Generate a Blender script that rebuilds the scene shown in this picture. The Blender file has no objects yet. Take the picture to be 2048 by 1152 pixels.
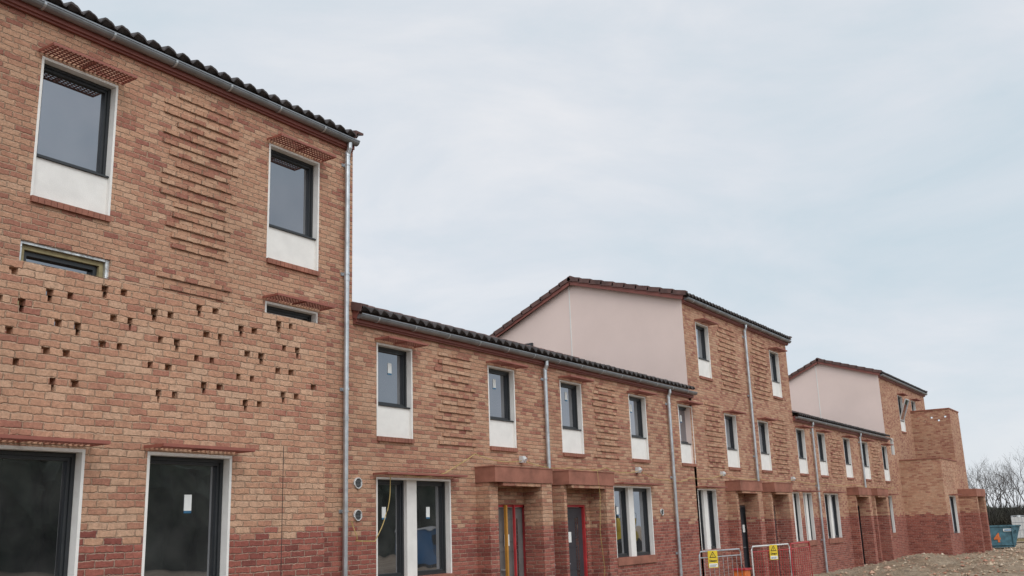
import bpy, math, random
from mathutils import Vector, Matrix, noise
random.seed(7)
sc=bpy.context.scene
R=math.radians
CH=.0675;BW=.2025   # brick course height and length incl. joint
# ------------------------------------------------------------------ materials
class N:
    def __init__(s,name):
        s.m=bpy.data.materials.new(name);s.m.use_nodes=True;s.t=s.m.node_tree
        s.b=s.t.nodes['Principled BSDF']
    def n(s,typ,**k):
        nd=s.t.nodes.new(typ)
        for a,v in k.items(): setattr(nd,a,v)
        return nd
    def l(s,a,b): s.t.links.new(a,b)
    def val(s,sock,v):
        if isinstance(v,(int,float)): sock.default_value=v
        elif isinstance(v,(tuple,list)): sock.default_value=v
        else: s.l(v,sock)
    def math(s,op,a,b=0.0,c=None):
        nd=s.n('ShaderNodeMath',operation=op);s.val(nd.inputs[0],a);s.val(nd.inputs[1],b)
        if c is not None: s.val(nd.inputs[2],c)
        return nd.outputs[0]
    def mix(s,f,a,b,bt='MIX'):
        nd=s.n('ShaderNodeMix',data_type='RGBA',blend_type=bt)
        s.val(nd.inputs[0],f)
        for i,v in((6,a),(7,b)):
            if isinstance(v,tuple) and len(v)==3: v=v+(1,)
            s.val(nd.inputs[i],v)
        return nd.outputs[2]
    def noise(s,scale,detail=3,rough=.5,vec=None):
        nd=s.n('ShaderNodeTexNoise');nd.inputs['Scale'].default_value=scale;nd.inputs['Detail'].default_value=detail;nd.inputs['Roughness'].default_value=rough
        if vec is None:
            g=s.n('ShaderNodeNewGeometry');vec=g.outputs['Position']
        s.l(vec,nd.inputs['Vector']);return nd.outputs[0]
    def ramp(s,f,stops,interp='LINEAR'):
        nd=s.n('ShaderNodeValToRGB');cr=nd.color_ramp;cr.interpolation=interp
        while len(cr.elements)<len(stops): cr.elements.new(.5)
        for e,(p,c) in zip(cr.elements,stops):
            e.position=p;e.color=(c[0],c[1],c[2],1) if isinstance(c,tuple) else (c,c,c,1)
        s.l(f,nd.inputs[0]);return nd.outputs[0]
    def bump(s,h,dist=.01,strength=1.0):
        nd=s.n('ShaderNodeBump');nd.inputs['Distance'].default_value=dist;nd.inputs['Strength'].default_value=strength
        s.l(h,nd.inputs['Height']);s.l(nd.outputs[0],s.b.inputs['Normal'])

def simple(name,col,rough=.6,metal=0,var=.15,scale=6,bump=0,bscale=60,spec=.5):
    k=N(name);nz=k.noise(scale,4,.6)
    d=tuple(c*(1-var) for c in col);u=tuple(min(1,c*(1+var)) for c in col)
    k.l(k.ramp(nz,[(.3,d),(.7,u)]),k.b.inputs['Base Color'])
    k.b.inputs['Roughness'].default_value=rough;k.b.inputs['Metallic'].default_value=metal
    k.b.inputs['Specular IOR Level'].default_value=spec
    if bump: k.bump(k.noise(bscale,3,.6),bump)
    return k.m

def brick(name,shift=0.0,gain=1.0):
    k=N(name)
    g=k.n('ShaderNodeNewGeometry');sp=k.n('ShaderNodeSeparateXYZ');k.l(g.outputs['Position'],sp.inputs[0])
    nz=k.n('ShaderNodeTexNoise');nz.inputs['Scale'].default_value=7;nz.inputs['Detail'].default_value=2;k.l(g.outputs['Position'],nz.inputs['Vector'])
    nz2=k.n('ShaderNodeTexNoise');nz2.inputs['Scale'].default_value=42;nz2.inputs['Detail'].default_value=3;k.l(g.outputs['Position'],nz2.inputs['Vector'])
    wob=k.math('ADD',k.math('MULTIPLY',k.math('SUBTRACT',nz.outputs[0],.5),.026),k.math('MULTIPLY',k.math('SUBTRACT',nz2.outputs[0],.5),.024))
    u=k.math('ADD',k.math('ADD',sp.outputs[0],sp.outputs[1]),wob)
    z=k.math('ADD',sp.outputs[2],wob)
    zr=k.math('DIVIDE',z,CH);row=k.math('FLOOR',zr);fz=k.math('SUBTRACT',zr,row)
    wr=k.n('ShaderNodeTexWhiteNoise',noise_dimensions='1D');k.l(row,wr.inputs['W'])
    sh=k.math('ADD',k.math('MULTIPLY',k.math('FLOORED_MODULO',row,2),.5),k.math('MULTIPLY',wr.outputs[0],.3))
    ur=k.math('ADD',k.math('DIVIDE',u,BW),sh);col=k.math('FLOOR',ur);fu=k.math('SUBTRACT',ur,col)
    cb=k.n('ShaderNodeCombineXYZ');k.l(col,cb.inputs[0]);k.l(row,cb.inputs[1])
    wn=k.n('ShaderNodeTexWhiteNoise',noise_dimensions='2D');k.l(cb.outputs[0],wn.inputs['Vector'])
    rnd=wn.outputs['Value']
    sc2=k.n('ShaderNodeSeparateColor');k.l(wn.outputs['Color'],sc2.inputs[0]);r3=sc2.outputs[1]
    du=k.math('MULTIPLY',k.math('MINIMUM',fu,k.math('SUBTRACT',1,fu)),BW)
    dz=k.math('MULTIPLY',k.math('MINIMUM',fz,k.math('SUBTRACT',1,fz)),CH)
    d=k.math('ADD',k.math('MINIMUM',du,dz),k.math('MULTIPLY',k.math('SUBTRACT',r3,.5),.003))
    mr=k.n('ShaderNodeMapRange',interpolation_type='SMOOTHSTEP');k.l(d,mr.inputs[0]);mr.inputs[1].default_value=.001;mr.inputs[2].default_value=.009
    face=mr.outputs[0]
    big=k.noise(1.3,4,.65)
    r2=k.math('ADD',k.math('ADD',k.math('MULTIPLY',rnd,.66),k.math('MULTIPLY',k.math('SUBTRACT',big,.30),.55)),shift)
    G=lambda c:tuple(x*gain for x in c)
    buff=k.ramp(r2,[(.10,G((.54,.342,.232))),(.34,G((.505,.292,.190))),(.55,G((.455,.242,.159))),(.71,G((.385,.180,.124))),(.85,G((.305,.124,.092))),(1.0,G((.225,.087,.069)))])
    red=k.ramp(rnd,[(0,(.39,.145,.107)),(.4,(.33,.112,.085)),(.75,(.275,.090,.071)),(1,(.21,.071,.058))])
    low=k.math('LESS_THAN',k.math('ADD',row,k.math('MULTIPLY',k.math('SUBTRACT',r3,.5),2.2)),25.5)
    bc=k.mix(low,buff,red)
    mott=k.noise(38,4,.75);mot2=k.noise(14,3,.7)
    bc=k.mix(1.0,bc,k.ramp(mott,[(.25,.74),(.5,1.0),(.75,1.22)]),'MULTIPLY')
    bc=k.mix(1.0,bc,k.ramp(mot2,[(.3,.87),(.7,1.12)]),'MULTIPLY')
    mort=k.mix(low,G((.51,.345,.24)),(.50,.35,.27))
    mort=k.mix(1.0,mort,k.ramp(k.noise(6,4,.7),[(.3,.8),(.7,1.12)]),'MULTIPLY')
    stain=k.noise(.5,5,.6)
    c=k.mix(face,mort,bc)
    c=k.mix(1.0,c,k.ramp(stain,[(.3,.89),(.65,1.06)]),'MULTIPLY')
    k.l(c,k.b.inputs['Base Color']);k.b.inputs['Roughness'].default_value=.93;k.b.inputs['Specular IOR Level'].default_value=.2
    crease=k.noise(30,5,.75)
    h=k.math('ADD',face,k.math('ADD',k.math('MULTIPLY',crease,1.2),k.math('MULTIPLY',r3,.7)))
    k.bump(h,.014,1.0)
    return k.m

M={}
M['brick']=brick('brickwork',.05)
M['brick_sunlit']=brick('sunlit_brickwork',-.04,1.06)  # same brick lightened, sunlit tone of the terrace walls painted into the colour
M['terra']=simple('terracotta_concrete',(.29,.125,.088),.85,0,.28,3,.006,50,.2)
M['rust']=simple('oxide_red_metal',(.27,.088,.062),.6,0,.15,5)
M['fascia']=simple('oxide_red_fascia',(.22,.072,.056),.6,0,.12,3)
M['white']=simple('white_render',(.76,.745,.71),.9,0,.06,4,.003,90,.2)
M['pink']=simple('pink_render',(.76,.615,.56),.92,0,.05,.6,.003,60,.15)
M['frame']=simple('anthracite_frame',(.022,.025,.028),.4,0,.1,5)
M['zinc']=simple('galvanised_steel',(.50,.53,.55),.42,.75,.2,7)
M['gutter']=simple('grey_gutter_metal',(.24,.25,.26),.42,.6,.2,4)
M['tile']=simple('dark_pantile',(.045,.038,.037),.62,0,.45,3,.002,40)
M['verge']=simple('brown_verge_tile',(.11,.058,.05),.75,0,.35,5,.002,40)
M['timber']=simple('raw_timber',(.30,.25,.13),.8,0,.25,12)
M['foil']=simple('insulation_foil',(.62,.63,.62),.35,.7,.35,14,.02,18)
M['charcoal']=simple('charcoal_door',(.045,.047,.055),.45,0,.1,4)
M['pale']=simple('grey_door',(.16,.15,.145),.5,0,.2,4)
M['redp']=simple('red_paint',(.42,.035,.04),.5,0,.2,4)
M['yellow']=simple('yellow_plastic',(.66,.48,.03),.5,0,.1,4)
M['amber']=simple('amber_protection',(.50,.24,.04),.6,0,.2,4)
M['orange']=simple('orange_paint',(.62,.15,.03),.5,0,.25,6)
M['cable']=simple('yellow_cable',(.46,.34,.12),.5,0,.1,4)
M['paper']=simple('white_paper',(.78,.80,.78),.8,0,.03,4)
M['bluesheet']=simple('blue_sheet',(.03,.14,.26),.5,0,.35,3,.03,6)
M['blue']=simple('worn_blue_paint',(.05,.13,.165),.6,0,.5,4,.003,30)
M['standin']=simple('blue_standin_paint',(.03,.13,.28),.5,0,.1,2)
M['plastic']=simple('white_plastic',(.62,.63,.62),.5,0,.08,4)
M['sash']=simple('grey_sash',(.45,.45,.44),.5,0,.08,4)
M['black']=simple('black_paint',(.012,.012,.012),.5,0,.1,4)
M['bark']=simple('bark',(.075,.062,.055),.95,0,.3,5)
M['brush']=simple('brush',(.04,.037,.028),.95,0,.4,2)
M['wood']=simple('woodland_foliage',(.055,.066,.045),.95,0,.6,.9)
M['inside']=simple('dark_interior',(.03,.028,.026),.9,0,.3,2)
M['slab']=simple('screed',(.3,.29,.27),.9,0,.15,3)
def glass():
    k=N('window_glass');t=k.t
    gl=k.n('ShaderNodeBsdfGlossy');gl.inputs['Roughness'].default_value=.015;gl.inputs['Color'].default_value=(.88,.92,1,1)
    nz=k.noise(1.2,2);bp=k.n('ShaderNodeBump');bp.inputs['Distance'].default_value=.006;bp.inputs['Strength'].default_value=.6;k.l(nz,bp.inputs['Height']);k.l(bp.outputs[0],gl.inputs['Normal'])
    df=k.n('ShaderNodeBsdfDiffuse');k.l(k.ramp(k.noise(2.3,3),[(.3,(.012,.013,.014)),(.7,(.05,.05,.05))]),df.inputs[0])
    fr=k.n('ShaderNodeFresnel');fr.inputs[0].default_value=1.55
    f=k.math('MINIMUM',k.math('ADD',k.math('MULTIPLY',fr.outputs[0],1.8),.17),.9)
    mx=k.n('ShaderNodeMixShader');k.l(f,mx.inputs[0]);k.l(df.outputs[0],mx.inputs[1]);k.l(gl.outputs[0],mx.inputs[2])
    k.l(mx.outputs[0],t.nodes['Material Output'].inputs[0]);return k.m
M['glass']=glass()
def ground_mat():
    k=N('churned_earth');a=k.noise(.45,6,.7);b=k.noise(4,7,.75);c=k.noise(28,4,.8)
    c1=k.ramp(a,[(.3,(.30,.20,.125)),(.48,(.43,.315,.21)),(.66,(.55,.435,.31))])
    c2=k.ramp(b,[(.3,.45),(.5,1.0),(.72,1.38)])
    c3=k.ramp(c,[(.3,.7),(.6,1.1),(.8,1.3)])
    k.l(k.mix(1.0,k.mix(1.0,c1,c2,'MULTIPLY'),c3,'MULTIPLY'),k.b.inputs['Base Color']);k.b.inputs['Roughness'].default_value=.95
    k.bump(k.math('ADD',b,k.math('MULTIPLY',c,.5)),.22);return k.m
M['earth']=ground_mat()
def stone_mat():
    k=N('rubble_stone');g=k.n('ShaderNodeNewGeometry')
    k.l(k.ramp(g.outputs['Random Per Island'],[(0,(.48,.38,.27)),(.35,(.36,.26,.175)),(.6,(.38,.17,.11)),(.8,(.58,.48,.36)),(1,(.20,.15,.11))]),k.b.inputs['Base Color']);k.b.inputs['Roughness'].default_value=.95
    return k.m
M['stone']=stone_mat()

# ------------------------------------------------------------------ mesh helpers
class MB:
    def __init__(s): s.v=[];s.f=[];s.mi=[];s.mats=[]
    def mid(s,m):
        if m not in s.mats: s.mats.append(m)
        return s.mats.index(m)
    def face(s,pts,m):
        b=len(s.v);s.v+=[tuple(p) for p in pts];s.f.append(tuple(range(b,b+len(pts))));s.mi.append(s.mid(m))
    def box(s,x0,x1,y0,y1,z0,z1,m):
        b=len(s.v);s.v+=[(x0,y0,z0),(x1,y0,z0),(x1,y1,z0),(x0,y1,z0),(x0,y0,z1),(x1,y0,z1),(x1,y1,z1),(x0,y1,z1)]
        for q in((0,1,5,4),(1,2,6,5),(2,3,7,6),(3,0,4,7),(4,5,6,7),(3,2,1,0)):
            s.f.append(tuple(b+i for i in q));s.mi.append(s.mid(m))
    def obox(s,p,q,w,h,m):
        p=Vector(p);q=Vector(q);d=(q-p).normalized();up=Vector((0,0,1))
        if abs(d.z)>.95: up=Vector((0,1,0))
        sd=d.cross(up).normalized();u=sd.cross(d).normalized()
        b=len(s.v)
        for c in(p,q):
            for a,e in((-1,-1),(1,-1),(1,1),(-1,1)): s.v.append(tuple(c+sd*a*w/2+u*e*h/2))
        for f in((0,1,2,3),(7,6,5,4),(0,4,5,1),(1,5,6,2),(2,6,7,3),(3,7,4,0)):
            s.f.append(tuple(b+i for i in f));s.mi.append(s.mid(m))
    def tube(s,pts,r,m,n=8,r2=None,cap=True):
        pts=[Vector(p) for p in pts];b=len(s.v);k=len(pts)
        for i,p in enumerate(pts):
            d=(pts[min(i+1,k-1)]-pts[max(i-1,0)]).normalized()
            up=Vector((0,0,1)) if abs(d.z)<.9 else Vector((1,0,0))
            a=d.cross(up).normalized();c=a.cross(d).normalized()
            rr=r if r2 is None else r+(r2-r)*i/max(1,k-1)
            for j in range(n):
                t=2*math.pi*j/n;s.v.append(tuple(p+a*rr*math.cos(t)+c*rr*math.sin(t)))
        for i in range(k-1):
            for j in range(n):
                s.f.append((b+i*n+j,b+i*n+(j+1)%n,b+(i+1)*n+(j+1)%n,b+(i+1)*n+j));s.mi.append(s.mid(m))
        if cap:
            s.f.append(tuple(b+j for j in range(n)));s.mi.append(s.mid(m))
            s.f.append(tuple(b+(k-1)*n+j for j in range(n)));s.mi.append(s.mid(m))
    def obj(s,name,parent=None,smooth=False,origin=None):
        me=bpy.data.meshes.new(name)
        o3=Vector(origin) if origin else Vector((0,0,0))
        me.from_pydata([tuple(Vector(v)-o3) for v in s.v],[],s.f)
        for m in s.mats: me.materials.append(m)
        me.polygons.foreach_set('material_index',s.mi)
        if smooth: me.polygons.foreach_set('use_smooth',[True]*len(s.f))
        me.update()
        o=bpy.data.objects.new(name,me);sc.collection.objects.link(o);o.location=o3
        if parent: attach(o,parent)
        return o
def wloc(o):
    p=Vector(o.location)
    while o.parent: o=o.parent;p+=Vector(o.location)
    return p
def attach(o,parent):
    p=Vector(o.location);o.parent=parent;o.location=p-wloc(parent)
def empty(name,loc,label,cat,group=None):
    e=bpy.data.objects.new(name,None);sc.collection.objects.link(e);e.location=loc;e.empty_display_size=.3
    tag(e,label,cat,group);return e
def tag(o,label,cat,group=None):
    o['label']=label;o['category']=cat
    if group:o['group']=group

def wall(mb,x0,x1,z0,z1,y,holes,m,rev=.12,back=False):
    xs=sorted(set([x0,x1]+[a for h in holes for a in h[:2]]));zs=sorted(set([z0,z1]+[a for h in holes for a in h[2:4]]))
    def inh(cx,cz):
        return any(h[0]<cx<h[1] and h[2]<cz<h[3] for h in holes)
    for k in range(len(zs)-1):
        run=None
        for i in range(len(xs)-1):
            cx=(xs[i]+xs[i+1])/2;cz=(zs[k]+zs[k+1])/2
            solid=not inh(cx,cz)
            if solid and run is None: run=xs[i]
            if (not solid or i==len(xs)-2) and run is not None:
                e=xs[i+1] if solid else xs[i]
                mb.face([(run,y,zs[k]),(e,y,zs[k]),(e,y,zs[k+1]),(run,y,zs[k+1])],m)
                if back: mb.face([(run,y+rev,zs[k]),(run,y+rev,zs[k+1]),(e,y+rev,zs[k+1]),(e,y+rev,zs[k])],m)
                run=None
    for a,b,c,d in [h[:4] for h in holes]:
        Y=y+rev
        mb.face([(a,y,c),(a,y,d),(a,Y,d),(a,Y,c)],m);mb.face([(b,y,c),(b,Y,c),(b,Y,d),(b,y,d)],m)
        mb.face([(a,y,d),(b,y,d),(b,Y,d),(a,Y,d)],m);mb.face([(a,y,c),(a,Y,c),(b,Y,c),(b,y,c)],m)

def ring(mb,x0,x1,z0,z1,y0,y1,w,m):
    mb.box(x0,x0+w,y0,y1,z0,z1,m);mb.box(x1-w,x1,y0,y1,z0,z1,m)
    mb.box(x0+w,x1-w,y0,y1,z1-w,z1,m);mb.box(x0+w,x1-w,y0,y1,z0,z0+w,m)

def canopy(parent,x0,x1,y,z,depth=.3):
    mb=MB();m=M['rust'];yf=y-depth
    mb.box(x0,x1,yf,yf+.008,z-.012,z+.018,m)
    for x in(x0,(x0+x1)/2,x1-.01): mb.obox((x+.005,yf+.01,z+.0),(x+.005,y-.002,z+.002),.01,.03,m)
    n=max(6,int((x1-x0)/.055))
    for i in range(1,n):
        x=x0+.012+(x1-x0-.024)*i/n
        mb.box(x-.010,x+.010,yf+.009,y-.002,z-.003,z+.001,m)
    k=6
    for j in range(1,k):
        yy=yf+.012+(depth-.014)*j/k
        mb.box(x0+.011,x1-.011,yy-.012,yy+.012,z+.0015,z+.005,m)
    return mb.obj('window_canopy',parent)

def window(house,x0,x1,z0,z1,y,panel=.48,panes=1,sill=True,can=True,sticker=0,canx=.05,d=.14,foil=False,sillh=.07,stz=.66):
    mb=MB();w=M['white'];L=.03
    if foil:
        F=M['foil']
        mb.box(x0,x0+.03,y+.02,y+d,z0,z1,F);mb.box(x1-.05,x1,y+.02,y+d,z0,z1,F);mb.box(x0+.03,x1-.05,y+.02,y+d,z1-.03,z1,F)
        win=mb.obj('window',house,origin=((x0+x1)/2,y,z0));win['label']='unfinished window with foil lining and raw timber frame'
        f=MB();ring(f,x0+.032,x1-.052,z0+.032,z1-.032,y+.06,y+d+.03,.05,M['timber']);ring(f,x0+.084,x1-.104,z0+.1,z1-.084,y+.10,y+d+.04,.05,M['frame']);f.obj('window_frame',win)
        g=MB();g.face([(x0,y+d+.02,z0),(x1,y+d+.02,z0),(x1,y+d+.02,z1),(x0,y+d+.02,z1)],M['glass']);g.obj('window_glass',win);return win
    mb.box(x0,x0+L,y-.003,y+d,z0,z1,w);mb.box(x1-L,x1,y-.003,y+d,z0,z1,w);mb.box(x0+L,x1-L,y-.002,y+d,z1-L,z1,w)
    if panel: mb.box(x0+L,x1-L,y+.045,y+d,z0,z0+panel,w)
    zb=z0+(panel or 0)
    if panes==2:
        mid=(x0+x1)/2-.05;mb.box(mid-.12,mid+.12,y+.03,y+d,zb,z1-L,w)
        rng=[(x0+L,mid-.12),(mid+.12,x1-L)]
    else: rng=[(x0+L,x1-L)]
    win=mb.obj('window',house,origin=((x0+x1)/2,y,z0))
    f=MB()
    for a,b in rng:
        ring(f,a,b,zb+.002,z1-L-.002,y+d-.045,y+d+.02,.038,M['frame'])
        ring(f,a+.04,b-.04,zb+.042,z1-L-.042,y+d-.03,y+d+.015,.03,M['frame'])
    if panel: f.box(rng[0][0],rng[-1][1],y+.02,y+d-.046,zb+.003,zb+.022,M['frame'])
    f.obj('window_frame',win)
    g=MB()
    for a,b in rng: g.face([(a,y+d+.005,zb),(b,y+d+.005,zb),(b,y+d+.005,z1-L),(a,y+d+.005,z1-L)],M['glass'])
    g.obj('window_glass',win)
    if sill:
        s=MB();n=max(3,int((x1-x0)/.075))
        if sillh>.09: s.box(x0-.02,x1+.02,y-.035,y+.04,z0-sillh,z0-.001,M['terra'])
        else:
            for i in range(n):
                a=x0+(x1-x0)*i/n;b=x0+(x1-x0)*(i+1)/n
                s.box(a+.003,b-.003,y-.035-random.random()*.004,y+.04,z0-sillh,z0-.001,M['terra'])
        s.obj('window_sill',win)
    if can: canopy(win,x0-canx,x1+canx,y,z1+.04)
    for i in range(sticker):
        a,b=rng[i%len(rng)];cx=a+(b-a)*random.uniform(.42,.6);cz=zb+(z1-zb)*random.uniform(.66,.74) if panel else zb+(z1-zb)*stz
        st=MB();st.box(cx-.045,cx+.045,y+d-.0005,y+d+.003,cz-.09,cz+.07,M['paper']);st.box(cx-.045,cx+.045,y+d-.0005,y+d+.003,cz-.115,cz-.091,M['bluesheet']);st.obj('glazing_sticker',win)
    return win

def relief(house,x0,x1,z0,z1,y):
    mb=MB();r=math.ceil(z0/CH);i=0
    while (r+1)*CH<z1:
        a=x0+random.choice([0,BW/2,BW])+random.uniform(-.012,.012);b=x1-random.choice([0,BW/2,BW*.8])+random.uniform(-.012,.012)
        x=a
        while x<b-.02:
            e=min(b,x+BW);pr=.016+random.random()*.010
            mb.box(x+.002,e-.003,y-pr,y+.01,r*CH+.002+random.uniform(0,.003),(r+1)*CH-.003-random.uniform(0,.003),M['brick'])
            x=e
        r+=2;i+=1
    return mb.obj('projecting_brick_courses',house)

def roof(house,x0,x1,ye,ze,yr,zr,yb,zb,verges=()):
    per=.225;seg=8
    mb=MB();m=M['tile']
    n=int(round((x1-x0)/per*seg));xs=[x0+(x1-x0)*i/n for i in range(n+1)]
    def h(x):
        t=2*math.pi*(x-x0)/per;return .034*math.sin(t)+.012*math.sin(2*t+.8)+.01
    for (ya,za,yc,zc,det) in((ye,ze,yr,zr,True),(yb,zb,yr,zr,False)):
        L=math.hypot(yc-ya,zc-za);cs=max(1,int(L/.33));rows=[]
        for c in range(cs):
            t0=c/cs;t1=(c+1)/cs
            for t,o in((t0,.045),(t1,.012)): rows.append((ya+(yc-ya)*t,za+(zc-za)*t+o))
        b=len(mb.v)
        off=[random.uniform(-.009,.009) for _ in range(n//seg+2)]
        for (yy,zz) in rows: mb.v+=[(x,yy,zz+h(x)+off[i//seg]*.7+random.uniform(-.002,.002)) for i,x in enumerate(xs)]
        mi=mb.mid(m)
        for r in range(len(rows)-1):
            for i in range(n): mb.f.append((b+r*(n+1)+i,b+r*(n+1)+i+1,b+(r+1)*(n+1)+i+1,b+(r+1)*(n+1)+i));mb.mi.append(mi)
        b2=len(mb.v);mb.v+=[(x,ya+.002,za+.045+h(x)-.022) for x in xs]
        b3=len(mb.v);mb.v+=[(x,ya+.06,za+.01) for x in xs]
        for i in range(n):
            mb.f.append((b+i,b+i+1,b2+i+1,b2+i));mb.mi.append(mi)
            mb.f.append((b2+i,b2+i+1,b3+i+1,b3+i));mb.mi.append(mi)
        mb.face([(x0,ya+.05,za+.005),(x1,ya+.05,za+.005),(x1,yc,zc-.02),(x0,yc,zc-.02)],M['inside'])
    ro=mb.obj('roof',house)
    rd=MB();k=int((x1-x0)/.42)
    for i in range(k):
        a=x0+(x1-x0)*i/k;b=x0+(x1-x0)*(i+1)/k
        rd.tube([(a,yr,zr+.03),(b+.02,yr,zr+.045)],.10,M['verge'],8)
    rd.obj('roof_ridge',ro)
    for xv in verges:
        vb=MB();fb=MB()
        for (ya,za,yc,zc) in((ye,ze,yr,zr),(yb,zb,yr,zr)):
            L=math.hypot(yc-ya,zc-za);k=int(L/.33)
            for i in range(k):
                t0=i/k;t1=(i+1)/k+.012
                p=(xv,ya+(yc-ya)*t0,za+(zc-za)*t0+.085);q=(xv,ya+(yc-ya)*t1,za+(zc-za)*t1+.055)
                vb.obox(p,q,.17,.035,M['verge']);
                vb.obox((xv-.075,p[1],p[2]-.05),(xv-.075,q[1],q[2]-.05),.025,.11,M['verge'])
            fb.obox((xv-.04,ya+.1,za-.055),(xv-.04,yc,zc-.075),.03,.13,M['fascia'])
        vb.obj('roof_verge',ro);fb.obj('verge_board',ro)
    return ro
def eaves(house,x0,x1,z,y=10.0):
    mb=MB();r=.065;yc=y-.12;zc=z-.03
    n=8;b=len(mb.v);mi=mb.mid(M['gutter'])
    for rr in(r,r-.006):
        for x in(x0,x1):
            for j in range(n+1):
                t=math.pi+math.pi*j/n;mb.v.append((x,yc+rr*math.cos(t),zc+rr*math.sin(t)))
    for o in(0,2*(n+1)):
        for j in range(n): mb.f.append((b+o+j,b+o+j+1,b+o+n+1+j+1,b+o+n+1+j));mb.mi.append(mi)
    mb.box(x0,x1,yc-r-.008,yc-r+.004,zc-.006,zc+.012,M['gutter'])
    for x in(x0,x1):
        mb.face([(x,yc+r*math.cos(math.pi+math.pi*j/n),zc+r*math.sin(math.pi+math.pi*j/n)) for j in range(n+1)],M['gutter'])
    x=x0+.4
    while x<x1:
        pts=[(x,yc+(r+.006)*math.cos(math.pi+math.pi*j/8),zc+(r+.006)*math.sin(math.pi+math.pi*j/8)) for j in range(9)]
        for p,q in zip(pts,pts[1:]): mb.obox(p,q,.03,.006,M['zinc'])
        x+=.9
    mb.obj('gutter',house)
    f=MB();f.box(x0,x1,y-.045,y-.004,z-.165,z-.02,M['fascia']);f.box(x0,x1,y-.075,y-.046,z-.14,z-.0,M['fascia']);f.obj('eaves_fascia',house)
def pipe(house,x,z,y=10.0,r=.038):
    mb=MB();yy=y-.075
    mb.tube([(x,y-.12,z-.08),(x,y-.12,z-.17),(x,yy,z-.28),(x,yy,0)],r,M['zinc'],12)
    zz=z-.45
    while zz>.3:
        mb.tube([(x,yy,zz),(x,yy,zz+.03)],r+.008,M['zinc'],12);mb.box(x-.012,x+.012,yy+.02,y-.002,zz,zz+.03,M['zinc']);mb.box(x-.06,x+.06,y-.012,y-.003,zz-.01,zz+.04,M['zinc'])
        zz-=1.75
    for zj in(z-.30,z-2.3,z-4.4):
        if zj>.4: mb.tube([(x,yy,zj),(x,yy,zj+.07)],r+.005,M['zinc'],12)
    mb.obj('drainpipe',house,smooth=False)
def porch(house,x0,x1,dx0,dx1,kind,lf=.13,y=10.0,dep=.40):
    f=MB();yf=y-dep
    f.box(x0,x0+lf,y-.28,y-.002,-.3,2.50,M['brick']);f.box(x1-.34,x1,yf,y-.002,-.3,2.50,M['brick'])
    p=f.obj('porch',house,origin=((x0+x1)/2,yf,0))
    l=MB();l.box(x0-.02,x1+.02,yf-.02,y-.003,2.501,2.755,M['terra']);l.box(x0-.03,x1+.03,yf-.03,y-.004,2.756,2.775,M['terra']);l.box(x0+lf+.01,x1-.35,yf+.004,yf+.12,2.44,2.499,M['brick']);l.obj('porch_lintel',p)
    d=MB();leaf={'pale':M['pale'],'charcoal':M['charcoal'],'blue':M['bluesheet'],'dark':M['charcoal']}[kind]
    d.box(dx0+.05,dx1-.05,y+.08,y+.12,.03,2.09,leaf)
    if kind!='blue':
        d.box(dx0+.62,dx0+.74,y+.075,y+.079,.5,1.9,M['glass'])
        for a,b in((.25,.75),(.9,1.35),(1.5,1.9)): ring(d,dx0+.14,dx1-.28,a,b,y+.07,y+.079,.02,leaf)
        d.box(dx0+.28,dx0+.44,y+.066,y+.069,1.42,1.62,M['paper'])
    do=d.obj('door',house,origin=((dx0+dx1)/2,y+.1,0))
    fr=MB();ring(fr,dx0+.002,dx1-.002,.0,2.138,y+.03,y+.14,.04,M['redp'] if kind in('charcoal','pale') else M['charcoal'])
    if kind=='pale':
        fr.box(dx0+.22,dx0+.265,y-.03,y+.02,0,2.13,M['amber']);fr.box(dx0+.5,dx0+.53,y-.02,y+.02,0,2.13,M['redp'])
    fr.obj('door_frame',do)
    h=MB();h.tube([(dx0+.17,y+.03,1.02),(dx0+.29,y+.03,1.02)],.012,M['zinc'],8);h.tube([(dx0+.17,y+.03,1.02),(dx0+.17,y+.08,1.02)],.012,M['zinc'],8);h.obj('door_handle',do)
def vent(house,x,z,y=10.0,r=.075):
    mb=MB();n=20
    for i in range(n):
        a=2*math.pi*i/n;b=2*math.pi*(i+1)/n
        mb.obox((x+r*math.cos(a),y-.015,z+r*math.sin(a)),(x+r*math.cos(b),y-.015,z+r*math.sin(b)),.03,.010,M['plastic'])
    mb.tube([(x,y-.012,z),(x,y-.003,z)],r,M['inside'],20)
    for i in range(-3,4):
        zz=i*.020;w=math.sqrt(max(0,r*r-zz*zz));mb.box(x-w,x+w,y-.022,y-.013,z+zz-.003,z+zz+.003,M['gutter'])
    mb.obj('wall_vent',house)
def lamp(house,x,z,y=10.0):
    mb=MB();mb.box(x-.05,x+.05,y-.09,y-.003,z-.06,z+.06,M['plastic']);mb.tube([(x,y-.12,z-.02),(x,y-.091,z)],.045,M['plastic'],10);mb.obj('site_lamp',house)

YR=13.2
def gable(x,z_e,z_r,house,yr,zb,y0=10.0,yb=16.6,ze_low=-.3):
    mb=MB()
    mb.face([(x,y0,ze_low),(x,yb,ze_low),(x,yb,zb),(x,yr,z_r-.05),(x,y0,z_e-.04)],M['pink'])
    mb.obj('gable_wall',house)

UZ0,UZ1=3.15,4.60
GRP='houses in the brick terrace'
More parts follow.
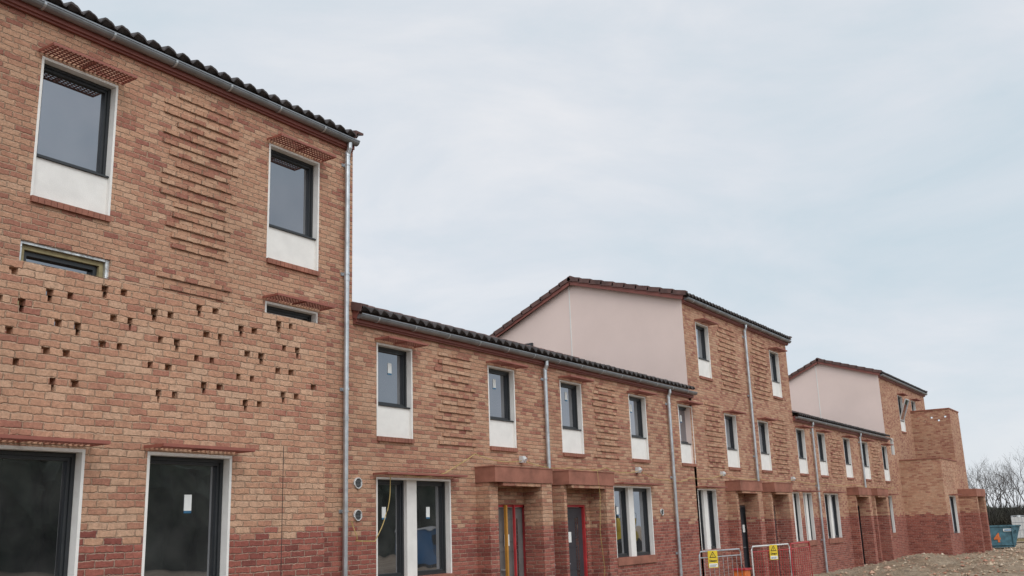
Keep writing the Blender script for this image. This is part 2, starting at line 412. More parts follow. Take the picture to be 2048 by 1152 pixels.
# ================================================================== near tall house
A=empty('tall_house',(5.5,10,0),'three-storey brick house with perforated brick terrace wall and pantile roof','house',GRP)
ZA=7.72
w1=(5.72,6.71,5.45,7.13);w2=(9.16,10.17,5.47,7.17);f1=(5.66,6.76,3.9,4.93);f2=(9.16,10.17,3.2,4.86)
mb=MB();wall(mb,-2,10.9,-.3,ZA,10.0,[w1,w2,f1,f2],M['brick'])
mb.face([(10.9,10,-.3),(10.9,16.6,-.3),(10.9,16.6,7.3),(10.9,YR,8.7),(10.9,10,ZA)],M['pink'])
mb.face([(-2,16.6,-.3),(10.9,16.6,-.3),(10.9,16.6,7.3),(-2,16.6,7.3)],M['brick'])
mb.obj('wall',A)
window(A,*w1,10.0);window(A,*w2,10.0)
window(A,*f1,10.0,foil=True);window(A,*f2,10.0)
relief(A,7.38,8.60,5.25,7.36,10.0);relief(A,7.40,8.55,4.3,5.06,10.0)
roof(A,-2,10.84,9.80,ZA+.02,YR,8.76,16.8,7.25,verges=(10.84,))
eaves(A,-2,10.86,ZA);pipe(A,10.70,ZA)
YP=8.3;ZP=4.19
gw1=(4.15,5.48,.32,2.55);gw2=(6.15,7.20,.32,2.56)
holes=[gw1,gw2]
for i in range(-5,9):
    cx=4.42+.56*i
    for j in range(4):
        r=60-4*j-(2 if i%2 else 0)
        if (i==2 and j==3) or (i==7 and j==0): continue
        for q,dx in enumerate((0,.2)):
            a=cx+dx+(.1 if j%2 else 0)+random.uniform(-.008,.008)
            tall=(i*3+j*5+q)%3==0;w_=random.choice([.06,.075,.085])
            if a+.1<8.54:
                holes.append((round(a,4),round(a+w_,4),round(r*CH+.003,4),round((r+1)*CH,4)))
                if tall and r*CH-CH*.8>2.9: holes.append((round(a+.02,4),round(a+w_-.012,4),round(r*CH+.003-CH*.85,4),round(r*CH+.003,4)))
mb=MB();wall(mb,-2,8.6,-.3,ZP,YP,holes,M['brick_sunlit'],rev=.11,back=True)
mb.face([(-2,YP,ZP),(8.6,YP,ZP),(8.6,YP+.11,ZP),(-2,YP+.11,ZP)],M['brick_sunlit'])
mb.face([(8.6,YP,-.3),(8.6,9.999,-.3),(8.6,9.999,ZP),(8.6,YP,ZP)],M['brick_sunlit'])
mb.face([(8.49,YP+.11,2.8),(8.49,9.999,2.8),(8.49,9.999,ZP),(8.49,YP+.11,ZP)],M['brick_sunlit'])
mb.face([(8.49,YP+.11,ZP),(8.6,YP+.11,ZP),(8.6,9.999,ZP),(8.49,9.999,ZP)],M['brick_sunlit'])
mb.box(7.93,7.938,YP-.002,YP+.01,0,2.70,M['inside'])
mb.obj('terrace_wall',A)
mb=MB();mb.box(-2,8.48,YP+.12,9.99,2.60,2.70,M['slab']);mb.obj('terrace_floor',A)
window(A,*gw1,YP,panel=None,sill=False,sticker=1,stz=.79);window(A,*gw2,YP,panel=None,sill=False,sticker=1,stz=.79)

# ================================================================== low houses
ZL=4.97
def house_front(H,x0,x1,ztop,upper,top3,grounds,doors,wallname='wall'):
    holes=[]
    for x in upper: holes.append((x,x+.87,UZ0,UZ1))
    for x in top3: holes.append((x,x+.87,5.47,6.92))
    for a,b in grounds: holes.append((a,b,1.05,2.54))
    dh=[]
    for d in doors: dh.append((d[2],d[3],-.01,2.14))
    mb=MB();wall(mb,x0,x1,-.3,ztop,10.0,holes+dh,M['brick'])
    mb.obj(wallname,H)
    for h in holes[:len(upper)+len(top3)]: window(H,*h,10.0,sticker=1 if x0<22 else 0)
    for a,b in grounds:
        window(H,a,b,1.05,2.54,10.0,panel=None,panes=2,sticker=2 if x0<12 else (1 if x0<25 else 0),sillh=.16,can=True,canx=.08)
    for d in doors: porch(H,*d)
L1=empty('terraced_house',(13.6,10,0),'two-storey brick house with amber and red door frame in its porch','house',GRP)
house_front(L1,10.9,16.33,ZL,[11.46,14.47],[],[(11.45,13.30)],[(14.02,15.86,14.66,15.62,'pale',.25)])
relief(L1,12.90,14.05,3.05,4.70,10.0);eaves(L1,10.92,16.33,ZL)
roof(L1,10.93,16.33,9.80,ZL+.02,YR,6.12,16.8,4.7,verges=(10.96,));pipe(L1,16.33,ZL)
vent(L1,11.03,2.44);vent(L1,11.03,1.98);lamp(L1,15.45,2.95)
L2=empty('terraced_house',(19.5,10,0),'two-storey brick house with charcoal door in red frame','house',GRP)
house_front(L2,16.33,23.45,ZL,[17.0,20.03,22.72],[],[(19.05,20.88)],[(16.50,18.30,16.86,17.82,'charcoal',.10)])
relief(L2,18.30,19.5,3.05,4.70,10.0);eaves(L2,16.34,23.6,ZL)
roof(L2,16.33,23.44,9.80,ZL+.02,YR,6.12,16.8,4.7);pipe(L2,22.04,ZL)
vent(L2,18.72,2.45,r=.07);vent(L2,21.37,1.98,r=.07);lamp(L2,20.2,2.9)
ZB=7.45
RB=(13.25,8.44,16.8,6.74)
B1=empty('tall_house',(25.6,10,0),'three-storey brick house with pink rendered gable and pantile roof','house',GRP)
house_front(B1,23.451,27.8,ZB,[25.78],[24.25],[(23.55,24.75)],[(25.45,27.1,26.35,27.15,'dark')])
relief(B1,25.7,27.2,5.2,7.15,10.0);relief(B1,24.35,25.6,3.05,4.8,10.0)
gable(23.45,ZB,8.42,B1,13.25,6.76)
mb=MB();mb.box(23.44,23.449,13.33,13.36,6.0,8.30,M['white']);mb.obj('movement_joint',B1)
mb=MB();mb.box(23.40,23.449,14.6,15.35,6.25,6.84,M['frame']);mb.box(23.39,23.399,14.66,15.29,6.3,6.78,M['glass']);mb.obj('gable_window',B1)
eaves(B1,23.45,27.8,ZB);roof(B1,23.36,27.8,9.80,ZB+.02,*RB,verges=(23.36,));pipe(B1,27.8,ZB);lamp(B1,25.2,2.95)
B2=empty('tall_house',(29.8,10,0),'three-storey brick house with blue sheeted doorway','house',GRP)
house_front(B2,27.8,31.75,ZB,[28.40],[30.04],[(30.6,31.6)],[(28.15,29.7,28.45,29.25,'blue')])
relief(B2,28.3,29.75,5.2,7.15,10.0);relief(B2,29.6,31.0,3.05,4.8,10.0)
gable(31.75,ZB,8.42,B2,13.25,6.76)
eaves(B2,27.8,31.85,ZB);roof(B2,27.8,31.83,9.80,ZB+.02,*RB,verges=(31.83,));lamp(B2,31.0,2.95)
L3=empty('terraced_house',(35.6,10,0),'low brick house with pantile roof and brick porch','house',GRP)
house_front(L3,31.75,39.6,ZL,[31.95,34.22,37.42],[],[(32.0,32.9),(34.3,35.95)],[(37.2,38.95,38.0,38.8,'dark')])
relief(L3,35.5,37.0,3.05,4.62,10.0)
eaves(L3,31.76,39.6,ZL);roof(L3,31.76,39.6,9.80,ZL+.02,YR,6.12,16.8,4.7);pipe(L3,33.5,ZL);pipe(L3,39.6,ZL)
L4=empty('terraced_house',(42,10,0),'low brick house beside the far taller block','house',GRP)
house_front(L4,39.6,44.16,ZL,[40.02,43.2],[],[(42.6,43.9)],[(39.9,41.6,40.3,41.1,'dark')])
relief(L4,41.3,42.7,3.05,4.62,10.0)
eaves(L4,39.6,44.3,ZL);roof(L4,39.6,44.15,9.80,ZL+.02,YR,6.12,16.8,4.7)
ZC=7.72
RC=(12.5,8.60,16.8,6.62)
C=empty('tall_house',(48,10,0),'three-storey end house with stepped brick terrace walls in front','house',GRP)
ch=[(47.4,48.3,5.45,7.1),(50.2,51.1,5.45,7.1),(44.9,45.5,4.3,5.0)]
mb=MB();wall(mb,44.161,53.4,-.3,ZC,10.0,ch,M['brick']);mb.obj('wall',C)
wv=window(C,*ch[0],10.0)
sa=MB();zt=6.95;zb_=5.98
for x in(47.47,48.20): sa.obox((x,10.03,zb_),(x,9.68,zt-.06),.04,.045,M['sash'])
sa.obox((47.47,9.68,zt-.06),(48.20,9.68,zt-.06),.04,.045,M['sash']);sa.obox((47.47,10.03,zb_),(48.20,10.03,zb_),.04,.045,M['sash'])
sa.face([(47.49,10.025,zb_),(48.18,10.025,zb_),(48.18,9.685,zt-.06),(47.49,9.685,zt-.06)],M['glass'])
sa.obj('open_sash',wv)
window(C,*ch[1],10.0,);window(C,*ch[2],10.0,panel=None,sill=False,can=False)
gable(44.16,ZC,8.58,C,12.5,6.66);gable(53.4,ZC,8.58,C,12.5,6.66)
mb=MB();mb.box(44.15,44.159,12.62,12.65,6.0,8.45,M['white']);mb.obj('movement_joint',C)
eaves(C,44.16,53.5,ZC);roof(C,44.08,53.48,9.80,ZC+.02,*RC,verges=(44.08,53.48))
gh=[(47.0,48.4,.9,2.5)]
for i in range(7):
    for j in range(4):
        a=46.35+.45*i+(.22 if j%2 else 0)
        if a<49.6: gh.append((round(a,3),round(a+.09,3),round(3.7-.2*j,3),round(3.765-.2*j,3)))
BL=M['brick_sunlit']
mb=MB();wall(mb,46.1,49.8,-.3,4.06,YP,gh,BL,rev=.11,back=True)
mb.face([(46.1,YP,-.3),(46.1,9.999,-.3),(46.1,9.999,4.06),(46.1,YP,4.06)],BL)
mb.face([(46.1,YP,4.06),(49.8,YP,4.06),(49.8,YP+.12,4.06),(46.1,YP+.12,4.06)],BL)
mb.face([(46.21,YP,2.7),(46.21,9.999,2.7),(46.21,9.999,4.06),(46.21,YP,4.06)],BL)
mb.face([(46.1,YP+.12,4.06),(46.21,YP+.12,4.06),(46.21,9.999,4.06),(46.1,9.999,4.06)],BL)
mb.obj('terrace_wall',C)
mb=MB();mb.box(46.07,46.24,YP-.03,9.998,4.062,4.11,M['terra']);mb.box(46.241,49.79,YP-.03,YP+.14,4.062,4.11,M['terra']);mb.obj('added_edge_strip',C)  # dark edge strip added so the step shows between evenly lit walls
mb=MB();mb.box(46.22,49.79,YP+.12,9.99,2.6,2.7,M['slab']);mb.obj('terrace_floor',C)
window(C,*gh[0],YP,panel=None,sill=False,panes=1)
th=[]
for i in range(4): th.append((50.0+.45*i,50.1+.45*i,6.2,6.265))
BK=M['brick']
mb=MB();wall(mb,49.8,52.2,-.3,6.5,YP-.002,th,BK,rev=.11,back=True)
def sidewall(mb,x,y0,y1,z0,z1,hs,m):
    ys=sorted(set([y0,y1]+[a for h in hs for a in h[:2]]));zs=sorted(set([z0,z1]+[a for h in hs for a in h[2:4]]))
    for k in range(len(zs)-1):
        for i in range(len(ys)-1):
            cy=(ys[i]+ys[i+1])/2;cz=(zs[k]+zs[k+1])/2
            if any(h[0]<cy<h[1] and h[2]<cz<h[3] for h in hs): continue
            mb.face([(x,ys[i],zs[k]),(x,ys[i+1],zs[k]),(x,ys[i+1],zs[k+1]),(x,ys[i],zs[k+1])],m)
sh=[(9.75-.3*i-.1,9.75-.3*i,6.12-(.15 if i%2 else 0),6.20-(.15 if i%2 else 0)) for i in range(5)]
sidewall(mb,49.8,YP,9.999,-.3,6.5,sh,BK);sidewall(mb,49.91,YP,9.999,-.3,6.5,sh,BK)
mb.face([(52.2,YP,-.3),(52.2,9.999,-.3),(52.2,9.999,5.6),(52.2,YP,5.6)],BK)
mb.face([(49.8,YP,6.5),(52.2,YP,6.5),(52.2,YP+.11,6.5),(49.8,YP+.11,6.5)],BK)
mb.face([(49.8,YP+.11,6.5),(49.91,YP+.11,6.5),(49.91,9.999,6.5),(49.8,9.999,6.5)],BK)
mb.obj('stair_tower_wall',C)
mb=MB();mb.box(49.77,49.94,YP-.03,9.998,6.502,6.55,M['terra']);mb.box(49.941,52.23,YP-.03,YP+.14,6.502,6.55,M['terra']);mb.obj('added_edge_strip',C)  # same added strip, setting off the tower top
mb=MB();mb.box(49.92,52.18,YP+.12,9.99,5.3,5.4,M['slab']);mb.obj('tower_floor',C)
f=MB();f.box(49.2,49.5,YP-.75,YP-.004,-.3,2.46,BK);f.box(51.2,51.6,YP-.75,YP-.004,-.3,2.46,BK);f.box(49.501,51.199,YP-.3,YP-.004,2.2,2.459,BK);p=f.obj('porch',C)
l=MB();l.box(49.15,51.65,YP-.78,YP-.005,2.461,2.8,M['terra']);l.obj('porch_lintel',p)

# ================================================================== yellow cable
cb=MB();pts=[]
anch=[(10.86,1.9),(10.95,1.62),(11.35,1.60),(11.62,2.05),(11.72,2.62),(13.1,2.64),(13.9,2.98),(15.45,2.93),(17.2,2.86),(18.6,2.90),(20.2,2.88),(21.7,2.72),(23.0,2.80),(25.2,2.93),(28.0,2.88),(31.0,2.93),(34.5,2.88),(38.0,2.9),(42.0,2.88),(44.1,2.9)]
for (a,b) in zip(anch,anch[1:]):
    sg=.07 if b[0]-a[0]>1 else 0
    for i in range(8):
        t=i/8;pts.append((a[0]+(b[0]-a[0])*t,9.93+ .02*math.sin(a[0]*3+t*4),a[1]+(b[1]-a[1])*t-sg*4*t*(1-t)))
pts.append((44.1,9.9,2.9))
cb.tube(pts,.007,M['cable'],6)
for x,z in((17.5,2.84),):
    yq=9.50
    cb.tube([(x,9.9,z),(x+.02,9.53,2.80),(x+.03,yq,2.3),(x-.05,yq,1.6),(x+.06,yq,.9),(x,yq+.05,.1)],.005,M['cable'],6)
co=cb.obj('power_cable',None);tag(co,'yellow site power cable draped along the brick facades','cable')

# ================================================================== barriers
def barrier(p,q,m,label,h=1.1,m2=None,n=15,rb_=.007):
    p=Vector((p[0],p[1],0));q=Vector((q[0],q[1],0));mid=(p+q)/2;m2=m2 or m
    mb=MB();up=Vector((0,0,1));r=.019
    mb.tube([p+up*.15,p+up*(h-.08),p+(q-p)*.03+up*h,q+(p-q)*.03+up*h,q+up*(h-.08),q+up*.15,p+up*.15],r,m,8)
    mb.tube([p+up*(h-.13),q+up*(h-.13)],.012,m2,6)
    for i in range(1,n):
        a=p+(q-p)*i/n;mb.tube([a+up*.15,a+up*(h-.13)],rb_,m2,5)
    o=mb.obj('crowd_barrier',None,origin=mid);tag(o,label,'barrier','crowd barriers in front of the terrace')
    d=(q-p).normalized();s=Vector((-d.y,d.x,0))
    f=MB()
    for a in(p+d*.25,q-d*.25):
        f.tube([a-s*.3+up*.02,a+s*.3+up*.02],.016,m,6);f.tube([a+up*.02,a+up*.15],.016,m,6)
    f.obj('barrier_foot',o);return o
barrier((20.55,8.80),(22.2,8.5),M['zinc'],'grey steel crowd barrier with yellow danger sign',n=9,rb_=.005)
barrier((24.0,8.9),(26.0,8.62),M['plastic'],'white steel crowd barrier with danger sign in front of porch',n=15,rb_=.007,m2=M['redp'])
barrier((26.05,8.6),(27.9,8.68),M['redp'],'red steel crowd barrier closing the corner',n=9,rb_=.008)
def textmesh(body,size,mat,parent,name,loc,rotz,align='CENTER',bold=0):
    c=bpy.data.curves.new('tmp','FONT');c.body=body;c.size=size;c.align_x=align;c.offset=bold;c.extrude=.002
    t=bpy.data.objects.new('tmp',c);sc.collection.objects.link(t);bpy.context.view_layer.update()
    me=bpy.data.meshes.new_from_object(t.evaluated_get(bpy.context.evaluated_depsgraph_get()));bpy.data.objects.remove(t)
    me.materials.clear();me.materials.append(mat)
    mt=Matrix.Rotation(rotz,4,'Z')@Matrix.Rotation(math.pi/2,4,'X');me.transform(mt)
    o=bpy.data.objects.new(name,me);sc.collection.objects.link(o);o.location=loc
    if parent: attach(o,parent)
    return o
def sign(c,rotz,z=1.0):
    mb=MB();w,h=.24,.36
    mb.box(-w/2,w/2,-.006,.006,-h/2,h/2,M['yellow'])
    mb.face([(-.09,-.008,.03),(.09,-.008,.03),(0,-.008,.165)],M['black'])
    mb.face([(-.062,-.010,.045),(.062,-.010,.045),(0,-.010,.138)],M['yellow'])
    mb.box(-.006,.006,-.0125,-.0115,.07,.112,M['black']);mb.box(-.006,.006,-.0125,-.0115,.052,.062,M['black'])
    mb.box(-.105,.105,-.009,-.0065,-.165,-.09,M['paper'])
    for i in range(2): mb.box(-.09,.09-.03*i,-.0115,-.0095,-.125-.025*i,-.115-.025*i,M['black'])
    me_o=mb.obj('danger_sign',None)
    me_o.data.transform(Matrix.Rotation(rotz,4,'Z'));me_o.location=(c[0],c[1],z)
    tag(me_o,'yellow danger sign with black warning triangle on a barrier','sign','danger signs on barriers')
    d=Vector((math.sin(rotz),-math.cos(rotz),0))*.0085
    textmesh('Danger',.062,M['black'],me_o,'sign_lettering',Vector((c[0],c[1],z-.052))+d,rotz,bold=.002)
    return me_o
sign((20.95,8.66),R(-35),.93);sign((25.0,8.70),R(-35),.93)
bx=MB();bx.box(22.85,23.2,8.68,8.95,.1,.60,M['orange']);bx.box(22.82,23.23,8.65,8.98,.601,.64,M['redp']);bx.box(22.86,22.93,8.7,8.93,-.02,.099,M['black']);bx.box(23.12,23.19,8.7,8.93,-.02,.099,M['black'])
bx.box(22.93,23.12,8.666,8.679,.33,.45,M['yellow']);bx.tube([(22.9,8.82,.64),(22.92,8.82,.71),(23.10,8.82,.71),(23.12,8.82,.64)],.012,M['black'],6)
o=bx.obj('site_storage_box',None);tag(o,'orange site storage box with red lid behind a barrier','box')
standin_mb=MB();standin_mb.box(38.9,39.7,-12.4,-10,.15,1.9,M['standin']);standin_mb.box(38.85,39.75,-12.45,-9.95,1.901,2.0,M['plastic'])  # unseen blue box added to stand for the vehicle mirrored in a pane
standin_mb.box(38.98,39.22,-9.998,-9.96,1.2,1.7,M['frame']);standin_mb.box(39.3,39.6,-9.998,-9.96,.2,1.7,M['frame'])
for x in(38.95,39.5): standin_mb.box(x,x+.15,-12.2,-10.2,-.05,.149,M['frame'])
o=standin_mb.obj('vehicle_standin',None);tag(o,'unseen small blue cabin standing across the churned ground','standin')
dm=MB();dm.box(59.6,61.6,-11.6,-10.3,.7,1.3,M['yellow']);dm.face([(59.2,-11.7,1.31),(60.4,-11.7,1.31),(60.6,-11.7,2.2),(58.9,-11.7,2.2)],M['yellow']);dm.face([(59.2,-10.2,1.31),(60.4,-10.2,1.31),(60.6,-10.2,2.2),(58.9,-10.2,2.2)],M['yellow']);dm.face([(60.4,-11.7,1.31),(60.4,-10.2,1.31),(60.6,-10.2,2.2),(60.6,-11.7,2.2)],M['yellow'])  # yellow vehicle added out of view to be mirrored in a ground-floor pane
for x in(60,61.3): dm.tube([(x,-11.8,.45),(x,-10.1,.45)],.45,M['black'],14)
for x in(60.9,61.5): dm.tube([(x,-11.3,1.3),(x,-11.3,2.5),(x,-10.6,2.5),(x,-10.6,1.3)],.04,M['black'],6)
o=dm.obj('reflection_dumper',None);tag(o,'yellow site dumper added out of view for its reflection in a pane','dumper')

# ================================================================== skip
SR=R(-66)
Lt,Lb,W,H=.92,.6,.62,1.0
def skip(cx,cy):
    mb=MB();m=M['blue']
    P=lambda x,y,z:Vector((x,y,z))
    prof=[(-Lb,.08),(Lb,.08),(Lt,H),(-Lt,H)]
    t=.03
    for sy in(-1,1):
        y=sy*W
        mb.face([P(x,y,z) for x,z in prof],m);mb.face([P(x*.98,y-sy*t,z) for x,z in prof],m)
        mb.obox((-Lt-.03,y,H),(Lt+.03,y,H),.06,.06,m)
        for x in(-.55,.55): mb.obox((x,y+sy*.03,.1),(x,y+sy*.03,H-.04),.05,.05,m)
        mb.obox((-Lb-.06,y+sy*.03,.2),(Lb+.06,y+sy*.03,.2),.04,.05,m)
        for x in(-.7,.7): mb.tube([(x,y+sy*.03,.8),(x,y+sy*.14,.8)],.035,m,8)
    for sx in(-1,1):
        mb.face([P(sx*Lb,-W,.08),P(sx*Lb,W,.08),P(sx*Lt,W,H),P(sx*Lt,-W,H)],m)
        mb.obox((sx*Lt,-W,H),(sx*Lt,W,H),.06,.06,m)
    mb.face([P(-Lb,-W,.09),P(Lb,-W,.09),P(Lb,W,.09),P(-Lb,W,.09)],m)
    mb.face([P(-Lt*.85,-W+.04,H*.8),P(Lt*.85,-W+.04,H*.75),P(Lt*.85,W-.04,H*.85),P(-Lt*.85,W-.04,H*.7)],M['stone'])
    o=mb.obj('waste_skip',None);o.data.transform(Matrix.Scale(1.1,4)@Matrix.Rotation(SR,4,'Z'));o.location=(cx,cy,-.04)
    tag(o,'battered blue waste skip with orange number four','skip')
    return o
SX,SY=55.4,7.90
sk=skip(SX,SY)
d=Vector((math.sin(SR),-math.cos(SR),0));tx=Vector((math.cos(SR),math.sin(SR),0))
textmesh('4',.58,M['orange'],sk,'skip_number',Vector((SX,SY,.32))+d*.715-tx*.12,SR,bold=.02)
pl=MB();pl.box(-.22,.22,-.008,0,-.06,.06,M['paper']);pl.box(-.18,.18,-.012,-.009,-.03,.03,M['bluesheet'])
plo=pl.obj('skip_plate',None);plo.data.transform(Matrix.Rotation(SR,4,'Z'));plo.location=Vector((SX,SY,.87))+d*.715+tx*.42;attach(plo,sk)
tk=MB();tk.box(-.55,.55,-.5,.5,.15,1.1,M['plastic']);tk.tube([(0,0,1.1),(0,0,1.18)],.12,M['plastic'],10)
for a in(-.56,.56):
    for i in range(5): tk.tube([(a,-.5+.25*i,.05),(a,-.5+.25*i,1.15)],.012,M['zinc'],5)
    for z in(.15,.5,.85,1.15): tk.tube([(a,-.52,z),(a,.52,z)],.012,M['zinc'],5)
for b in(-.51,.51):
    for i in range(5): tk.tube([(-.56+.28*i,b,.05),(-.56+.28*i,b,1.15)],.012,M['zinc'],5)
    for z in(.15,.5,.85,1.15): tk.tube([(-.57,b,z),(.57,b,z)],.012,M['zinc'],5)
tk.box(-.58,.58,-.53,.53,0,.1,M['timber'])
o=tk.obj('water_tank',None);o.location=(64,7.75,.12);o.data.transform(Matrix.Diagonal((.7,.7,1.2,1)));tag(o,'caged white plastic water tank near bare trees','tank')

# ================================================================== ground
def lin(a,b,s): 
    n=int(round((b-a)/s));return [a+(b-a)*i/n for i in range(n)]
xs=[-400,-200,-80,-30]+lin(-10,18,2)+lin(18,60,.22)+lin(60,110,2.5)+[110,150,250,450,900]
ys=[-500,-250,-120,-60,-40,-25,-15]+lin(-10,0,1.5)+lin(0,10.4,.2)+lin(10.4,20,1.6)+[20,40,80,160,400,800]
def gz(x,y):
    w=max(0,min(1,(x-16)/8))*max(0,min(1,(62-x)/6))*max(0,min(1,(y+1)/3))
    z=.10*noise.noise(Vector((x*.5,y*.7,0)))+.09*noise.noise(Vector((x*1.7,y*1.9,3)))+.07*noise.noise(Vector((x*4,y*4,7)))
    z+=.28*math.exp(-((x-41)/4)**2-((y-8.7)/.8)**2)+.12*math.exp(-((x-49)/3.0)**2-((y-6.4)/.7)**2)
    z2=.5*max(0,min(1,(x-62)/20))
    return z*w-.03+z2*(1 if y>-30 else 0)
verts=[(x,y,gz(x,y)) for y in ys for x in xs];nx=len(xs)
faces=[(j*nx+i,j*nx+i+1,(j+1)*nx+i+1,(j+1)*nx+i) for j in range(len(ys)-1) for i in range(nx-1)]
me=bpy.data.meshes.new('ground');me.from_pydata(verts,[],faces);me.materials.append(M['earth']);me.polygons.foreach_set('use_smooth',[True]*len(faces))
g=bpy.data.objects.new('ground',me);sc.collection.objects.link(g);g['kind']='structure'
rb=MB()
for i in range(8000):
    x=26+34*random.random()**.85;y=random.uniform(2.0,9.9)
    if noise.noise(Vector((x*.4,y*.6,5)))<-.05 and random.random()<.7: continue
    if 46<x<52.5 and y>8: continue
    s=random.choice([.012,.018,.026,.035,.048])*random.uniform(.7,1.4)*(2.2 if random.random()<.04 else 1)
    z=gz(x,y)+s*.2;b=len(rb.v);q=[]
    for d_ in((1,0,0),(0,1,0),(-1,0,0),(0,-1,0),(0,0,1),(0,0,-1)):
        q.append((x+d_[0]*s*random.uniform(.6,1.5),y+d_[1]*s*random.uniform(.6,1.4),z+d_[2]*s*random.uniform(.4,.9)+random.uniform(-.2,.2)*s))
    rb.v+=q
    for f in((0,1,4),(1,2,4),(2,3,4),(3,0,4),(1,0,5),(2,1,5),(3,2,5),(0,3,5)): rb.f.append(tuple(b+k for k in f));rb.mi.append(0)
rb.mats=[M['stone']];o=rb.obj('rubble',None);o['kind']='stuff';tag(o,'loose stones and broken brick on churned earth','rubble')

# ================================================================== bare trees
def grow(mb,p,d,L,r,depth):
    q=p+d*L;mid=p+d*L*.5+Vector((random.uniform(-1,1),random.uniform(-1,1),random.uniform(-.3,.6)))*L*.08
    mb.tube([p,mid,q],r,M['bark'],4 if depth>2 else 3,r2=r*.6,cap=False)
    if depth==0: return
    n=3 if depth>1 else 4
    for i in range(n):
        a=random.uniform(.3,.85);az=random.uniform(0,2*math.pi)
        s=d.orthogonal().normalized();s.rotate(Matrix.Rotation(az,3,d))
        nd=(d*math.cos(a)+s*math.sin(a)+Vector((0,0,.15))).normalized()
        st=p+(q-p)*random.uniform(.45,1.0) if i else q
        grow(mb,st,nd,L*random.uniform(.62,.86),r*.54,depth-1)
def tree(x,y,h,i):
    z=gz(x,y);tr=MB();tr.tube([(x,y,z-.1),(x+.05,y,z+h*.12),(x,y+.05,z+h*.22)],.10,M['bark'],7,r2=.075)
    o=tr.obj('bare_tree',None,origin=(x,y,z));tag(o,'leafless tree with fine dark twigs at the site edge','tree','bare trees at the site edge')
    cr=MB()
    for k in range(3):
        az=k*2.1+random.uniform(-.4,.4);t=random.uniform(.1,.5)
        grow(cr,Vector((x,y,z+h*random.uniform(.12,.22))),Vector((math.cos(az)*math.sin(t),math.sin(az)*math.sin(t),math.cos(t))),h*.27,.045,4)
    cr.obj('tree_crown',o)
for i,(x,rt,h) in enumerate([(70,.160,4.6),(74,.150,5.8),(76,.142,4.8),(78,.134,5.4),(75,.124,4.9),(79,.113,6.2),(74,.103,5.1)]):
    tree(x,x*rt,h,i)
bs=MB()
for i in range(6500):
    x=random.uniform(72,84);y=x*random.uniform(.085,.18);z=gz(x,y);L=random.uniform(.4,1.5)
    dd=Vector((random.gauss(0,.6),random.gauss(0,.6),1)).normalized()
    p=Vector((x,y,z+random.uniform(0,.8)));bs.tube([p,p+dd*L*.5,p+dd*L+Vector((random.gauss(0,.1),random.gauss(0,.1),0))],.035,M['brush'],3,r2=.008,cap=False)
o=bs.obj('undergrowth',None);o['kind']='stuff';tag(o,'low dark tangled undergrowth below the bare trees','bushes')
wd=MB()
def strip(P0,P1,hh,n):
    for i in range(n):
        t=i/n;p=Vector(P0).lerp(Vector(P1),t)+Vector((random.uniform(-2,2),random.uniform(-4,4),0));h=hh*random.uniform(.85,1.08);w=random.uniform(2,4)
        b=len(wd.v);k=9
        rings=[(0,.9),(.35,1.05),(.65,1.0),(.85,.85),(.96,.6),(1.0,.3)]
        for zt,rr in rings:
            for j in range(k):
                a=2*math.pi*j/k;e=w*rr*random.uniform(.8,1.15);wd.v.append((p.x+e*math.cos(a),p.y+e*math.sin(a),-.3+h*zt*random.uniform(.94,1.04)))
        for r_ in range(len(rings)-1):
            for j in range(k): wd.f.append((b+r_*k+j,b+r_*k+(j+1)%k,b+(r_+1)*k+(j+1)%k,b+(r_+1)*k+j));wd.mi.append(wd.mid(M['wood']))
        wd.f.append(tuple(b+(len(rings)-1)*k+j for j in range(k)));wd.mi.append(0)
strip((-40,-46,0),(120,-46,0),8.6,190);strip((150,-40,0),(170,90,0),3.0,45)
o=wd.obj('woodland',None);o['kind']='stuff';tag(o,'distant dark belt of trees around the site','woodland')

# ================================================================== world, sun, camera
w=bpy.data.worlds.new('World');sc.world=w;w.use_nodes=True;t=w.node_tree;bg=t.nodes['Background']
EL=R(45)
sky=t.nodes.new('ShaderNodeTexSky');sky.sky_type='NISHITA';sky.sun_disc=False;sky.sun_elevation=EL
sundir=Vector((-.45,-.79,.0)).normalized()*math.cos(EL)+Vector((0,0,math.sin(EL)))
sky.sun_rotation=math.atan2(sundir.x,sundir.y)
tc=t.nodes.new('ShaderNodeTexCoord')
mp=t.nodes.new('ShaderNodeMapping');mp.inputs['Scale'].default_value=(1,1,2.8);mp.inputs['Rotation'].default_value=(0,0,.6);t.links.new(tc.outputs['Generated'],mp.inputs[0])
nz=t.nodes.new('ShaderNodeTexNoise');nz.inputs['Scale'].default_value=2.5;nz.inputs['Detail'].default_value=9;nz.inputs['Roughness'].default_value=.57;nz.inputs['Distortion'].default_value=.4;t.links.new(mp.outputs[0],nz.inputs['Vector'])
rp=t.nodes.new('ShaderNodeValToRGB');cr=rp.color_ramp
cr.elements[0].position=.30;cr.elements[0].color=(.63,.73,.80,1);cr.elements[1].position=.70;cr.elements[1].color=(.90,.90,.92,1)
e=cr.elements.new(.5);e.color=(.755,.80,.855,1)
t.links.new(nz.outputs[0],rp.inputs[0])
dp=t.nodes.new('ShaderNodeVectorMath');dp.operation='DOT_PRODUCT';t.links.new(tc.outputs['Generated'],dp.inputs[0]);dp.inputs[1].default_value=sundir
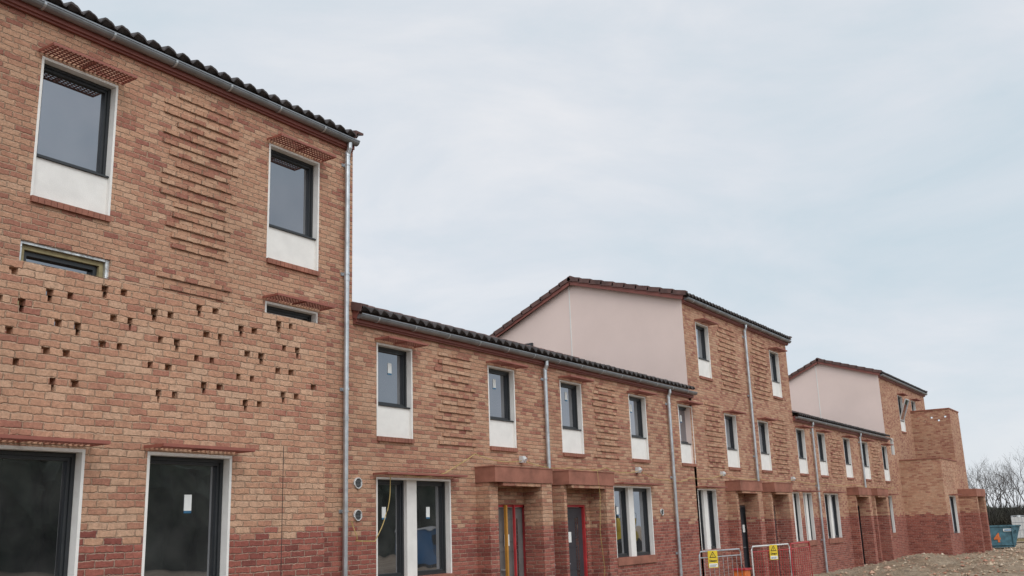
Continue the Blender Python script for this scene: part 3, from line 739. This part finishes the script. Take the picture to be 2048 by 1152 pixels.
mr=t.nodes.new('ShaderNodeMapRange');mr.interpolation_type='SMOOTHSTEP';t.links.new(dp.outputs['Value'],mr.inputs[0]);mr.inputs[1].default_value=.3;mr.inputs[2].default_value=1;mr.inputs[3].default_value=1.0;mr.inputs[4].default_value=1.9
ml=t.nodes.new('ShaderNodeVectorMath');ml.operation='SCALE';t.links.new(rp.outputs[0],ml.inputs[0]);t.links.new(mr.outputs[0],ml.inputs[3])
sc1=t.nodes.new('ShaderNodeVectorMath');sc1.operation='SCALE';sc1.inputs[3].default_value=.10;t.links.new(sky.outputs[0],sc1.inputs[0])
mx=t.nodes.new('ShaderNodeMix');mx.data_type='RGBA';mx.inputs[0].default_value=.91;t.links.new(sc1.outputs[0],mx.inputs[6]);t.links.new(ml.outputs[0],mx.inputs[7])
t.links.new(mx.outputs[2],bg.inputs[0]);bg.inputs[1].default_value=1.0
sd=bpy.data.lights.new('sun','SUN');sd.energy=1.25;sd.angle=R(35);sd.color=(1,.965,.92)
so=bpy.data.objects.new('sun',sd);sc.collection.objects.link(so);so.rotation_euler=sundir.to_track_quat('Z','Y').to_euler();so.location=(0,-10,20)

yaw,pit,roll=R(33.046),R(13.771),R(1.989);cp,sp=math.cos(pit),math.sin(pit)
def tocam(v):
    r,u,ww=v;u2=u*cp-ww*sp;w2=ww*cp+u*sp;cr_,sr=math.cos(roll),math.sin(roll)
    return Vector((r*cr_-u2*sr,r*sr+u2*cr_,-w2))
X=tocam((math.sin(yaw),0,math.cos(yaw)));Y=tocam((-math.cos(yaw),0,math.sin(yaw)));Z=tocam((0,1,0))
cd=bpy.data.cameras.new('camera');cd.sensor_width=36;cd.lens=1971.5/2048*36;cd.clip_end=3000;cd.clip_start=.1
co=bpy.data.objects.new('camera',cd);sc.collection.objects.link(co)
co.matrix_world=Matrix(((X.x,X.y,X.z,0),(Y.x,Y.y,Y.z,0),(Z.x,Z.y,Z.z,1.7),(0,0,0,1)))
sc.camera=co
sc.view_settings.view_transform='Standard';sc.view_settings.look='None';sc.view_settings.exposure=0
